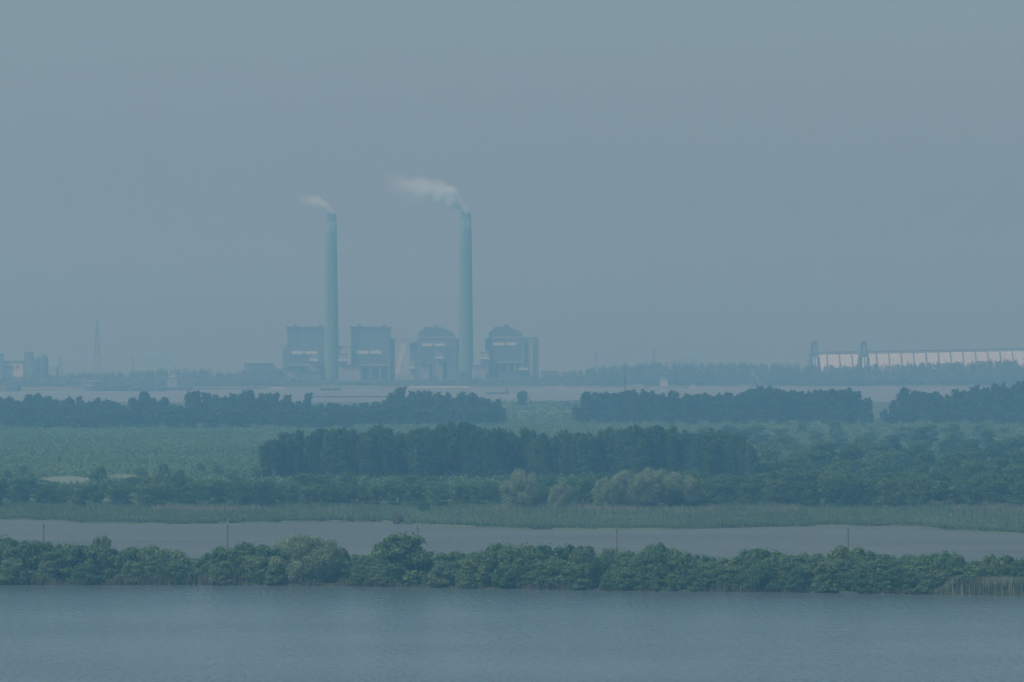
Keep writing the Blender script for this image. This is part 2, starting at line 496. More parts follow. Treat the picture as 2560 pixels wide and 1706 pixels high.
special(K_willow, 755, 1340, 1.30, 'big pale olive willow billowing over the near bank, past the second utility pole', 'willow', 5.5, 0)
special(K_willow, 812, 1350, .85, 'smaller pale willow joined to the big willow of the near bank', 'willow', 13, 1)
special(K_bush, 1010, 1334, 1.05, 'tall round green tree rising highest on the near bank, beside the third utility pole', 'tree', 6.5, 2)
special(K_bush, 985, 1376, .95, 'low rounded bush at the foot of the tallest near bank tree', 'bush', 4, 5)
special(K_bush, 256, 1341, .42, 'small dark upright bush standing above the near bank bushes', 'bush', 18, 4)
special(K_bush, 2122, 1363, .95, 'dark dense bush hiding the foot of the fifth utility pole', 'bush', 13, 3)
special(K_bush, 1640, 1360, .8, 'spiky-topped bush midway between the fourth and fifth utility poles', 'bush', 12, 1)
special(K_bush, 1545, 1432, 1.0, 'low yellowish bush by the water below the fourth utility pole', 'bush', 2.5, 6)

# utility poles
for i, (p, top) in enumerate(((109, 1306), (569, 1308), (1044, 1313), (1542, 1321), (2120, 1320))):
    d = 1168.0
    h = Z(top, d) - .3
    o = empty('utility_pole', (X(p, d), d, .3), 'thin grey utility pole, %s from the left of five above the near bank' % ORD[i], 'utility pole', 'utility poles along the near bank')
    MB().bar((0, 0, -.5), (0, 0, h), .19, .12, 10).build('pole_shaft', M['pole'], o)
    MB().box(-.5, .5, -.16, -.08, h - .7, h - .6).build('crossarm', M['pole'], o)
    for s in (-.42, 0, .42):
        b = .62 if s else .0
        MB().lathe([(.05, h - .6 if s else h), (.07, h - .5 if s else h + .1), (.03, h - .38 if s else h + .24)], 8, (s, -.11 if s else 0)).build('insulator', M['pale'], o)


# ------------------------------------------------------------------ reeds
def blades(x, y, z, h, w, lean=.18):
    n = len(x)
    a = rng.uniform(0, math.pi, n); dx, dy = np.cos(a) * w / 2, np.sin(a) * w / 2
    lx, ly = rng.normal(size=n) * lean * h, rng.normal(size=n) * lean * h
    V = np.empty((n, 4, 3))
    V[:, 0] = np.stack([x - dx, y - dy, z], 1); V[:, 1] = np.stack([x + dx, y + dy, z], 1)
    V[:, 2] = np.stack([x + dx * .7 + lx * .5, y + dy * .7 + ly * .5, z + h * .6], 1)
    V[:, 3] = np.stack([x + lx, y + ly, z + h], 1)
    return V.reshape(-1, 3), np.arange(4 * n).reshape(-1, 4)


def reed_d(px): return DG(np.interp(px, [p[0] for p in REED_FRONT], [p[1] for p in REED_FRONT]))


def wave(px, f, ph): return np.sin(px * f + ph) + .6 * np.sin(px * f * 2.3 + ph * 2) + .4 * np.sin(px * f * 5.1 + ph * 3)


# green reeds over the whole bed, thickest along the pond
n = 200000
pp = rng.uniform(-1000, 3560, n); t = rng.uniform(0, 1, n)
d0 = np.array(reed_d(pp)); d = d0 + 1 + t * (1665 - d0)
hh = rng.uniform(.6, 1.1, n) * (1.0 + .15 * wave(pp + d, .011, 1.0)) * (.75 + .35 * np.clip((d - 1540) / 80, 0, 1))
edge = rng.uniform(size=n) < .22
d = np.where(edge, d0 + rng.uniform(.2, 6, n), d)
o = link('green_reeds', mesh_np('green_reeds', *blades(X(pp, d), d, np.full(n, .35), hh, rng.uniform(.10, .24, n))), M['reed'])
tag(o, 'green reed bed fringing the far side of the pond', 'reeds', None, 'stuff')
# taller buff plumed reeds toward the trees
n = 26000
pp = rng.uniform(-150, 2710, n)
lo = 1578 + 10 * wave(pp, .006, .4)
d = lo + np.abs(rng.normal(size=n)) * 24
keep = ((np.abs(pp - 640) < 260) | (np.abs(pp - 1580) < 420) | (pp > 2240)) & (wave(pp, .012, 2.0) + rng.normal(size=n) * .9 > .1)
pp, d = pp[keep], d[keep]; n = len(pp)
o = link('plumed_reeds', mesh_np('plumed_reeds', *blades(X(pp, d), d, np.full(n, .35), rng.uniform(.9, 1.7, n), rng.uniform(.08, .2, n), .12)), M['plume'])
tag(o, 'buff plumed dry reeds standing behind the green reeds', 'reeds', None, 'stuff')
# dry reeds along the foot of the near bank
n = 42000
pp = rng.uniform(-900, 3460, n)
d = np.array(shore(pp)) - .5 + rng.uniform(0, 4, n)
hh = rng.uniform(.6, 2.0, n) * np.clip(.55 + .45 * wave(pp, .013, 2.2) + .5 * (pp < 640), .12, 1.3); keep = hh > .3
pp, d, hh = pp[keep], d[keep], hh[keep]
o = link('bank_reeds', mesh_np('bank_reeds', *blades(X(pp, d), d, np.full(len(pp), -.05), hh, rng.uniform(.06, .16, len(pp)), .1)), M['dryreed'])
tag(o, 'dry brownish reeds fringing the waterline of the near bank', 'reeds', None, 'stuff')
# tall reed stand at the water's edge
n = 13000
pp = rng.uniform(2335, 2720, n); d = np.array(shore(pp)) - .5 + rng.uniform(0, 5, n)
hh = rng.uniform(2.4, 3.9, n) * np.clip((pp - 2325) / 60, .35, 1)
o = link('tall_reeds', mesh_np('tall_reeds', *blades(X(pp, d), d, np.full(n, -.05), hh, rng.uniform(.07, .18, n), .09)), M['tallreed'])
tag(o, 'tall grey-green reed stand in the water beside the near bank bushes', 'reeds', None, 'stuff')
# one upright tuft of dry reed on the pond edge
n = 420
d0 = reed_d(995) - 1.5
a = rng.uniform(0, 6.28, n); rr = 1.3 * np.sqrt(rng.uniform(0, 1, n))
xx, yy = X(995, d0) + rr * np.cos(a), d0 + rr * np.sin(a)
o = link('reed_tuft', mesh_np('reed_tuft', *blades(xx, yy, np.full(n, -.05), rng.uniform(1.9, 3.0, n), rng.uniform(.12, .22, n), .07)), M['tuft'])
tag(o, 'upright brown tuft of dry reed standing alone at the pond edge', 'reed tuft')


# ------------------------------------------------------------------ young growth over the marsh
def clumps(px0, px1, d0, d1, n, h0, h1, size, name, label, mat, per=6, fac=None):
    pp = rng.uniform(px0, px1, n)
    d = np.sqrt(rng.uniform(0, 1, n) * (d1 ** 2 - d0 ** 2) + d0 ** 2)
    hh = rng.uniform(h0, h1, n)
    if fac is not None:
        k = fac(pp, d); hh = hh * k; keep = k > .12
        pp, d, hh = pp[keep], d[keep], hh[keep]; n = len(pp)
    C = np.stack([X(pp, d), d, np.zeros(n)], 1).repeat(per, 0)
    s = rng.uniform(0, 1, n * per)
    C[:, :2] += rng.normal(size=(n * per, 2)) * (.5 * size)
    C[:, 2] = .3 + hh.repeat(per) * s
    Nn = rng.normal(size=(n * per, 3)) + np.array([0, -.3, .7])
    o = link(name, mesh_np(name, *cards(C, Nn, size, .75)), mat)
    return tag(o, label, 'undergrowth', None, 'stuff')


def open_patch(pp, d):
    py = HY + CH * F / d
    k = np.ones_like(pp)
    for cx, cy, rx, ry in ((163, 1206, 75, 13), (308, 1199, 45, 11)):
        k = np.where(((pp - cx) / rx) ** 2 + ((py - cy) / ry) ** 2 < 1, .0, k)
    return k * (1 + .3 * wave(pp + d * .3, .02, .5) * wave(d, .012, 1.2) * .4)


clumps(-900, 1000, 1900, 3520, 124000, .5, 1.9, .85, 'young_growth', 'pale green young growth covering the marsh before the far tree belt', M['leaf_young'], 6, open_patch)
clumps(1000, 3460, 1950, 3520, 90000, .6, 2.4, .9, 'thicket', 'green thicket filling the ground between the poplar stand and the far belt', M['leaf_young'], 6)
clumps(-900, 3460, 1700, 1960, 14000, .6, 2.4, .9, 'undergrowth', 'dark undergrowth under the trees behind the reed strip', M['leaf_broad'], 6, open_patch)
clumps(1150, 1480, 3560, 4700, 2600, 1.0, 3.0, 1.8, 'riverside_grass', 'grass and low scrub in the gap of the far tree belt', M['leaf_young'], 5)

# ------------------------------------------------------------------ trees behind the reeds
GM = 'trees behind the reed strip'
LM = 'dark green bushy tree in the line behind the reed strip'
TOPS = [(-150, 1200), (0, 1205), (60, 1212), (110, 1220), (230, 1218), (300, 1212), (420, 1205), (500, 1212), (560, 1205), (640, 1212), (700, 1215), (760, 1203), (840, 1198), (900, 1215), (980, 1210), (1040, 1206), (1100, 1207), (1160, 1215), (1230, 1210), (1270, 1205), (1340, 1196), (1400, 1208), (1460, 1200), (1560, 1196), (1700, 1192), (1800, 1197), (1900, 1200), (2000, 1195), (2710, 1195)]
tpx, tpy = [q[0] for q in TOPS], [q[1] for q in TOPS]
for d, add, step in ((1634, 6, 6.2), (1680, -6, 7.0), (1740, -12, 7.6)):
    x = X(-120, d)
    while x < X(2690, d):
        px = CX + x * F / d
        top = np.interp(px, tpx, tpy) - 6 + add * random.uniform(.3, 1.6) + random.triangular(-9, 16, 0)
        dd = d + random.uniform(-14, 14)
        h = max(3.2, Z(top, dd) - .4)
        K_broad.put(X(px, dd), dd, .3, h, random.uniform(.85, 1.15) * (9 / h) ** .35, LM, 'tree', GM)
        x += step * random.uniform(.75, 1.3)
# willows in that line
for px, top, d, w, lab in ((1303, 1182, 1612, .85, 'pale round willow standing alone before the poplar stand'),
                           (1402, 1215, 1608, .85, 'small pale willow low between two larger willows'),
                           (1520, 1203, 1610, .9, 'pale willow at the near end of the long willow mass'),
                           (1575, 1186, 1614, 1.0, 'high pale willow in the middle of the long willow mass'),
                           (1640, 1180, 1618, 1.0, 'highest pale willow crowning the long willow mass'),
                           (1700, 1190, 1622, .95, 'pale willow sloping down at the far end of the long willow mass')):
    K_willow.put(X(px, d), d, .3, Z(top - 5, d) - .3, w * 1.15, lab, 'willow', 'pale willows behind the reed strip')
# low round bush at the reed edge
K_broad.put(X(1058, 1585), 1585, .3, 2.6, 1.5, 'small dark round bush alone in the reeds', 'bush', None)

# left: scattered taller shrubs
for px, top, d, w in ((252, 1165, 1900, .62), (235, 1180, 1880, .7), (20, 1175, 1930, .9), (60, 1165, 2000, .8), (410, 1160, 2000, .9), (350, 1172, 1960, .8), (500, 1158, 2050, .8), (545, 1165, 1990, .8), (590, 1175, 1960, .8), (640, 1170, 1930, .8), (450, 1175, 1880, .9), (110, 1200, 1800, 1.0), (310, 1205, 1800, .9), (150, 1140, 2250, .7), (390, 1130, 2350, .7)):
    K_broad.put(X(px, d), d, .3, Z(top, d) - .3, w, 'loose green shrub tree standing in the young growth', 'tree', 'shrub trees in the young growth')

# poplar stand
STAND = [(655, 1125), (675, 1100), (700, 1084), (740, 1074), (770, 1086), (800, 1080), (850, 1070), (880, 1076), (915, 1080), (950, 1068), (985, 1078), (1030, 1082), (1080, 1070), (1125, 1060), (1160, 1062), (1185, 1066), (1215, 1074), (1250, 1072), (1300, 1078), (1340, 1086), (1380, 1084), (1410, 1079), (1450, 1086), (1500, 1090), (1530, 1068), (1550, 1078), (1585, 1066), (1612, 1086), (1645, 1062), (1680, 1066), (1700, 1076), (1745, 1080), (1790, 1076), (1830, 1086), (1850, 1098), (1880, 1120), (1912, 1150)]
spx, spy = [q[0] for q in STAND], [q[1] for q in STAND]
GS, LS = 'poplars of the middle stand', 'tall dark poplar in the dense middle stand, its feathery top rising among the others'
for d, step, add in ((1965, 29, 0), (1990, 33, 1), (2030, 38, 3)):
    px = 668.0 + (add * 2)
    while px < 1905 - add * 2:
        dd = d + random.uniform(-9, 9)
        top = np.interp(px, spx, spy) + random.triangular(-12, 19, -2) + add
        lab = LS
        K_poplar.put(X(px, dd), dd, .3, Z(top, dd) - .3, random.uniform(.95, 1.4), lab, 'poplar', GS)
        px += step * random.uniform(.75, 1.25)

# wood on the right
GR, LR = 'trees of the mixed wood beside the poplar stand', 'green broadleaf tree in the mixed wood beside the poplar stand'
for d, top0, step in ((1800, 1170, 9), (1870, 1150, 9.5), (1950, 1128, 10), (2050, 1118, 10), (2170, 1108, 11), (2320, 1092, 11.5), (2500, 1082, 13), (2720, 1074, 14), (3000, 1066, 16)):
    x = X(1760 + (0 if d > 2050 else 150), d)
    while x < X(2690, d):
        px = CX + x * F / d
        dd = d * random.uniform(.985, 1.015)
        top = top0 + random.uniform(-8, 16) + 10 * math.sin(px * .013 + d)
        h = min(13, max(3.5, Z(top, dd) - .4))
        K_broad.put(X(px, dd), dd, .3, h, random.uniform(.95, 1.3) * (9 / h) ** .4, LR, 'tree', GR)
        x += step * random.uniform(.7, 1.35)

# far tree belt
BELT = [(-150, 990), (0, 992), (30, 991), (48, 1000), (60, 992), (100, 986), (140, 992), (152, 1010), (165, 990), (180, 986), (190, 1006), (205, 985), (222, 1000), (250, 992), (285, 996), (310, 1012), (325, 1012), (334, 990), (360, 984), (400, 992), (415, 1004), (455, 1008), (464, 984), (520, 978), (600, 981), (680, 977), (722, 984), (732, 1004), (752, 1004), (800, 1010), (880, 1010), (900, 1002), (965, 1000), (980, 980), (1005, 973), (1040, 981), (1080, 978), (1120, 984), (1132, 1000), (1150, 984), (1180, 985), (1195, 1000), (1240, 1000), (1266, 998), (1272, 1030)]
BELT2 = [(1438, 1000), (1455, 984), (1480, 974), (1520, 977), (1600, 975), (1680, 982), (1700, 992), (1718, 982), (1790, 982), (1850, 985), (1862, 973), (1910, 969), (1960, 976), (2020, 978), (2060, 974), (2090, 970), (2140, 974), (2170, 985), (2182, 1005)]
BELT3 = [(2207, 1000), (2230, 984), (2260, 970), (2300, 972), (2340, 980), (2370, 986), (2395, 972), (2430, 962), (2480, 963), (2530, 958), (2600, 956), (2700, 956)]


def belt(prof, x0, x1, lab, grp, rows, step=15):
    bx, by = [q[0] for q in prof], [q[1] for q in prof]
    for d, add, stp in rows:
        px = x0
        while px < x1:
            dd = d + random.uniform(-12, 12)
            top = np.interp(px, bx, by) + random.triangular(-6, 14, 0) + add * random.uniform(.4, 1.8) + max(0, 1 - min(px - x0, x1 - px) / 55) * random.uniform(4, 40)
            h = max(5, Z(top, dd) - .4)
            K_far.put(X(px, dd), dd, .3, h, random.uniform(1.05, 1.6) * (19 / h) ** .5, lab, 'poplar', grp)
            px += stp * random.uniform(.8, 1.25)


belt(BELT, -90, 1266, 'hazy blue-green tree in the far belt before the power station', 'trees of the far belt before the power station', ((3400, 14, 26), (3520, 0, 22)))
belt(BELT2, 1444, 2178, 'hazy dark poplar in the even-topped far belt past the pale fence', 'trees of the even-topped far belt', ((3460, 4, 21), (3540, 0, 21)))
belt(BELT3, 2212, 2680, 'hazy poplar in the last block of the far belt before the white shed', 'trees of the last block of the far belt', ((3460, 12, 24), (3560, 0, 24)))
K_scrub = Kind('shrub_tree', [broad_crown(560 + i, w=4.4, lobes=30, per=60, size=.9) for i in range(4)], [trunk(580, 6.5, .2, 4, 2.4)], M['leaf_far'], 9)
for d, lo_, hi_, x0, x1, stp in ((3310, 1008, 1024, -60, 1255, 38), (3190, 1026, 1042, -60, 900, 44), (3330, 1022, 1034, 1460, 2670, 52)):
    px = x0
    while px < x1:
        dd = d + random.uniform(-30, 30)
        K_scrub.put(X(px, dd), dd, .3, max(4, Z(random.uniform(lo_, hi_), dd) - .3), random.uniform(1.0, 1.5),
                    'low hazy shrub tree at the foot of the far belt', 'tree', 'shrub trees before the far belt')
        px += stp * random.uniform(.75, 1.3)
for px, top, d, w, lab in ((1303, 977, 4300, 1.9, 'lone hazy tree standing in the gap of the far belt by the wide river'),
                           (772, 983, 3600, 1.1, 'single rounded tree rising out of the low part of the far belt'),
                           (1246, 998, 3440, 1.2, 'last dark tree of the far belt beside the pale fence')):
    K_far.put(X(px, d), d, .3, Z(top, d) - .3, w, lab, 'tree', None)
for px, top, d in ((1330, 1010, 4400), (1360, 1007, 4500), (1392, 1009, 4450), (1420, 1004, 4350), (1285, 1014, 4300), (1440, 1010, 4200)):
    K_broad.put(X(px, d), d, .3, max(3, Z(top, d) - .3), 2.0, 'low hazy shrub behind the pale fence by the wide river', 'shrub', 'shrubs behind the pale fence')

# pale fence in the gap
d = 3930
o = empty('fence', (X(1352, d), d, .3), 'long pale fence across the gap of the far tree belt', 'fence')
x0, x1 = X(1268, d) - X(1352, d), X(1440, d) - X(1352, d)
MB().box(x0, x1, -.05, .05, .3, 1.9).build('fence_panel', M['pale'], o)
m = MB(); k = x0
while k < x1:
    MB().box(k, k + .25, -.2, -.06, 0, 2.4).build('fence_post', M['pale'], o); k += 2.6

# mast in the far belt
d = 3545
h = Z(917, d)
o = empty('radio_mast', (X(1563, d), d, .3), 'slender dark radio mast rising above the even-topped far belt', 'mast')
m = MB()
for sx, sy in ((-.7, -.7), (.7, -.7), (.7, .7), (-.7, .7)):
    m.bar((sx, sy, 0), (sx * .35, sy * .35, h * .72), .16, .12, 5)
for i in range(14):
    t0, t1 = i / 14, (i + 1) / 14
    a, b = .7 * (1 - .65 * t0), .7 * (1 - .65 * t1)
    m.bar((-a, -a, t0 * h * .72), (b, -b, t1 * h * .72), .08, .08, 4); m.bar((a, a, t0 * h * .72), (-b, b, t1 * h * .72), .08, .08, 4)
m.build('lattice_tower', M['pole'], o)
MB().bar((0, 0, h * .70), (0, 0, h), .2, .08, 8).build('antenna_rod', M['pole'], o)
m = MB().lathe([(.9, h * .70), (.9, h * .725)], 10); m.build('platform', M['pole'], o)
for s in (-1, 1): MB().bar((s * .6, 0, h * .735), (s * .6, 0, h * .82), .15, .15, 6).build('antenna', M['pole'], o)

# ------------------------------------------------------------------ power station
DP = 6860.0
U = DP / F
def PX(px): return (px - CX) * U
def PZ(py): return CH + (HY - py) * U
BZ = 1.2


def chimney(px, top, label):
    h = PZ(top) - BZ
    o = empty('chimney', (PX(px), DP - 15, BZ), label, 'chimney', 'chimneys of the power station')
    prof = [(10.2, -2), (9.6, 10), (8.9, 40), (8.4, 75), (7.7, 130), (6.9, h - 25), (6.4, h - 3), (6.4, h - 3.01)]
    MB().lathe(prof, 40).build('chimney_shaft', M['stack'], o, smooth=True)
    MB().lathe([(6.45, h - 12), (6.55, h - 12), (6.5, h - 2.9), (6.1, h - 2.8)], 40).build('rim', M['rim'], o)
    for s in (-1, 1):
        MB().lathe([(2.5, h - 14), (2.5, h + .5), (2.1, h + .5)], 20, (s * 2.9, 0)).build('flue', M['dark'], o)
    for z, mt in ((PZ(826) - BZ, 'pale'), (PZ(640) - BZ, 'stack')):
        r = np.interp(z, [q[1] for q in prof[:-1]], [q[0] for q in prof[:-1]])
        p_ = MB().lathe([(r + .05, z - .5), (r + 1.5, z), (r + 1.5, z + .5), (r + .05, z + .5)], 40).build('gallery', M[mt], o)
        m = MB()
        for i in range(24):
            t = i * math.pi / 12
            m.bar(((r + 1.4) * math.cos(t), (r + 1.4) * math.sin(t), z + .5), ((r + 1.4) * math.cos(t), (r + 1.4) * math.sin(t), z + 1.8), .07, .07, 4)
        m.lathe([(r + 1.33, z + 1.75), (r + 1.48, z + 1.75), (r + 1.48, z + 1.9), (r + 1.33, z + 1.9)], 40)
        m.build('railing', M['pale'], p_)
    m = MB().box(-3.6, -2.4, -9.8, -7.2, 0, h * .9)
    MB().prism([(-4.4, 0), (-3.2, 0), (-2.4, h * .96), (-3.2, h * .96)], -8.6, -8.2).build('ladder', M['iron'], o)
    # pale inspection band low on the shaft
    z0, z1 = PZ(826) - BZ, PZ(811) - BZ
    MB().lathe([(8.42, z0 + .6), (8.42, z1)], 40).build('painted_band', M['clad2'], o, smooth=True)
    return o


chimney(829, 537, 'tall pale-green chimney with a short smoke wisp, between the two square-roofed boiler houses')
chimney(1165, 533, 'tall pale-green chimney with the longer smoke plume, between the two dome-roofed boiler houses')


def bx(m, px0, px1, py0, py1, y0, y1, ox, base=False):
    """box given by photo columns and rows at the station's distance, relative to a thing at ox"""
    m.box(PX(px0) - ox, PX(px1) - ox, y0, y1, (0 if base else PZ(py1) - BZ), PZ(py0) - BZ)
    return m


def girts(o, px0, px1, py0, py1, ox, y, n, mat):
    m = MB()
    for i in range(n):
        t = py0 + (py1 - py0) * (i + .5) / n
        m.box(PX(px0) - ox, PX(px1) - ox, y - .25, y + .1, PZ(t) - BZ - .25, PZ(t) - BZ + .25)
    m.build('cladding_joint', mat, o)


def boiler_square(px0, px1, label, vents, bands, annex, by):
    c = PX((px0 + px1) / 2)
    o = empty('boiler_house', (c, DP, BZ), label, 'boiler house', 'boiler houses of the power station')
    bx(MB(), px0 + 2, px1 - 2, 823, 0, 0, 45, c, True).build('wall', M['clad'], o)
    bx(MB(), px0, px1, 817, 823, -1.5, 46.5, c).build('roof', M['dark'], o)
    for v in vents:
        m = bx(MB(), v - 3.5, v + 3.5, 812, 817, 8, 14, c); bx(m, v - 2, v + 2, 810, 812, 9, 13, c)
        m.build('roof_vent', M['dark'], o)
    for a, b in bands:
        bx(MB(), a, b, by, by + 8, -.6, .05, c).build('louvre_band', M['louvre'], o)
    bx(MB(), px0 + 8, px1 - 8, by + 9, by + 42, -.45, .04, c).build('lower_cladding', M['dark'], o)
    for k in np.linspace(px0 + 6, px1 - 6, 6):
        bx(MB(), k - .8, k + .8, 826, by - 2, -.5, .03, c).build('pilaster', M['clad2' if int(k) % 3 == 0 else 'dark'], o)
    for (a, b, y0, y1, mt) in annex:
        bx(MB(), a, b, y0, y1, 4, 30, c, y1 > 950).build('annex', M[mt], o)
    # steel frame and ducts at the foot
    for k in np.linspace(px0 + 4, px1 - 4, 5):
        bx(MB(), k - 1.6, k + 1.6, 915, 0, -9, -6, c, True).build('duct', M['clad2'], o)
    bx(MB(), px0 + 2, px1 - 2, 911, 915, -10, -.7, c).build('duct_header', M['clad2'], o)
    return o


boiler_square(716, 822, 'square-roofed boiler house partly behind the first chimney, farthest from the white shed', (738, 800), ((729, 758), (763, 794)), ((702, 718, 860, 872, 'clad2'), (706, 716, 872, 965, 'clad')), 878)
boiler_square(876, 977, 'square-roofed boiler house beside the slanting conveyor', (899, 960), ((891, 920), (925, 953)), ((975.5, 986, 847, 965, 'clad'),), 877)


def boiler_dome(px0, px1, c0, c1, label, by, bands, wings):
    c = PX((px0 + px1) / 2); w = c1 - c0
    o = empty('boiler_house', (c, DP, BZ), label, 'boiler house', 'boiler houses of the power station')
    bx(MB(), px0, px1, 846, 0, 0, 45, c, True).build('wall', M['clad'], o)
    pts = [(c0, 842), (c0 + .01 * w, 832), (c0 + .14 * w, 824), (c0 + .17 * w, 818), (c0 + .60 * w, 817), (c0 + .70 * w, 822), (c0 + .96 * w, 832), (c1, 842)]
    pts = [(PX(a) - c, PZ(b) - BZ) for a, b in pts][::-1]
    MB().prism(pts, 2, 40).build('roof', M['dark'], o)
    bx(MB(), c0 - 1, c1 + 1, 842, 846, -.8, 42, c).build('eaves_band', M['clad2'], o)
    k = c0 + .5 * w
    m = bx(MB(), k - 5, k + 5, 814, 817.2, 14, 20, c); bx(m, k - 3, k + 2, 811.5, 814, 15, 19, c)
    m.build('roof_vent', M['dark'], o)
    for a, b in bands:
        bx(MB(), a, b, by, by + 7, -.6, .05, c).build('louvre_band', M['louvre'], o)
    bx(MB(), px0 + 6, px1 - 8, by + 8, by + 44, -.45, .04, c).build('lower_cladding', M['dark'], o)
    for k in np.linspace(px0 + 5, px1 - 5, 7):
        bx(MB(), k - .7, k + .7, 848, by - 1.5, -.5, .03, c).build('pilaster', M['dark'], o)
    for (a, b, y0, y1, y_0, y_1, mt, nm) in wings:
        bx(MB(), a, b, y0, y1, y_0, y_1, c, y1 > 950).build(nm, M[mt], o)
    for k in np.linspace(px0 + 4, px1 - 4, 6):
        bx(MB(), k - 1.8, k + 1.8, 908, 0, -9, -6, c, True).build('duct', M['clad2'], o)
    bx(MB(), px0 + 2, px1 - 2, 905, 908, -10, -.7, c).build('duct_header', M['clad2'], o)
    return o


boiler_dome(1045, 1140, 1045, 1137, 'dome-roofed boiler house beside the second chimney, on the conveyor side', 859, ((1055, 1081), (1087, 1112)),
            ((1002, 1044.5, 846, 857, 6, 24, 'clad2', 'gallery'), (1141, 1147, 846, 965, 8, 26, 'clad2', 'annex'), (1024, 1044.5, 857.5, 965, 10, 30, 'dark', 'annex')))
boiler_dome(1213, 1309, 1222, 1309, 'dome-roofed boiler house nearest the white shed, with a plain tower against it', 857, ((1233, 1260), (1265, 1291)),
            ((1310, 1347, 843, 965, 4, 30, 'clad', 'tower'), (1325, 1333, 856, 965, 2, 3.9, 'clad2', 'annex')))


def gable_house(px0, px1, py0, py1, label, name='transfer_house', y=-25, mat='clad2'):
    c = PX((px0 + px1) / 2)
    o = empty(name, (c, DP + y, BZ), label, name.replace('_', ' '))
    bx(MB(), px0, px1, py0, 0, 0, 14, c, True).build('wall', M[mat], o)
    a, b = PX(px0 - 1.5) - c, PX(px1 + 1.5) - c
    z0, z1 = PZ(py0) - BZ, PZ(py0 - (py1 - py0) * .18) - BZ
    MB().prism([(a, z0 + .02), (b, z0 + .02), ((b + a) / 2, z1)], -1, 15).build('roof', M['pale'], o)
    zz = PZ(py1) - BZ
    MB().box(a, b, -5, -.02, zz, zz + 2).build('canopy', M['louvre'], o)
    return o


gable_house(776, 797, 891, 903, 'small pale transfer house in front of the first square-roofed boiler house')
gable_house(848, 869, 884, 903, 'small pale transfer house with bright canopy between first chimney and second square-roofed boiler house')
gable_house(1089, 1108, 884, 897, 'small pale transfer house in front of the dome-roofed boiler house on the conveyor side')
gable_house(1201, 1223, 880, 898, 'pale transfer house with bright canopy between second chimney and last boiler house')
gable_house(1026, 1038, 905, 922, 'lowest pale transfer house at the conveyor foot', y=-40)
gable_house(1298, 1318, 918, 925, 'low pale shed at the foot of the plain tower', y=-40)
# low buildings along the station
for a, b, t, mt, lab in ((690, 740, 925, 'clad2', 'low pale shed at the chimney end of the power station'), (742, 806, 930, 'clad', 'low blue-grey hall before the first boiler house'),
                         (866, 905, 915, 'clad2', 'pale hall before the square-roofed boiler house with the conveyor'), (1055, 1075, 915, 'clad2', 'narrow pale block before the conveyor-side domed boiler house'),
                         (1120, 1145, 908, 'clad', 'blue-grey block beside the second chimney foot'), (1180, 1215, 915, 'clad2', 'pale block between the second chimney and the last boiler house'),
                         (1255, 1300, 930, 'clad', 'low blue-grey hall before the last boiler house'), (1352, 1395, 930, 'clad2', 'low pale hall at the shed end of the power station')):
    c = PX((a + b) / 2)
    o = empty('plant_building', (c, DP - 55, BZ), lab, 'building')
    bx(MB(), a, b, t, 0, 0, 25, c, True).build('wall', M[mt], o)
    bx(MB(), a - 1, b + 1, t - 2, t, -1, 26, c).build('roof', M['dark'], o)
    for k in np.linspace(a + 5, b - 5, 4):
        bx(MB(), k - 2, k + 2, t + 6, t + 9, -.3, -.02, c).build('window', M['hull'], o)
# slanting conveyor
o = empty('coal_conveyor', (PX(1002), DP - 30, BZ), 'pale enclosed conveyor slanting down between two boiler houses', 'conveyor')
c = PX(1002)
MB().prism([(PX(988) - c, PZ(934) - BZ), (PX(999) - c, PZ(934) - BZ), (PX(1017) - c, PZ(861) - BZ), (PX(1006) - c, PZ(861) - BZ)], -3, 3).build('gallery', M['pale'], o)
for k, t in ((996, 905), (1006, 880)):
    bx(MB(), k - 1, k + 1, t, 0, -2, 2, c, True).build('trestle', M['iron'], o)
# pipe bridge between houses
o = empty('pipe_bridge', (PX(930), DP - 12, BZ), 'long pipe bridge joining the boiler houses behind the chimneys', 'pipe bridge')
c = PX(930)
bx(MB(), 822, 876, 866, 872, 30, 36, c).build('pipe_deck', M['clad2'], o)
bx(MB(), 846, 850, 872, 0, 31, 35, c, True).build('trestle', M['iron'], o)


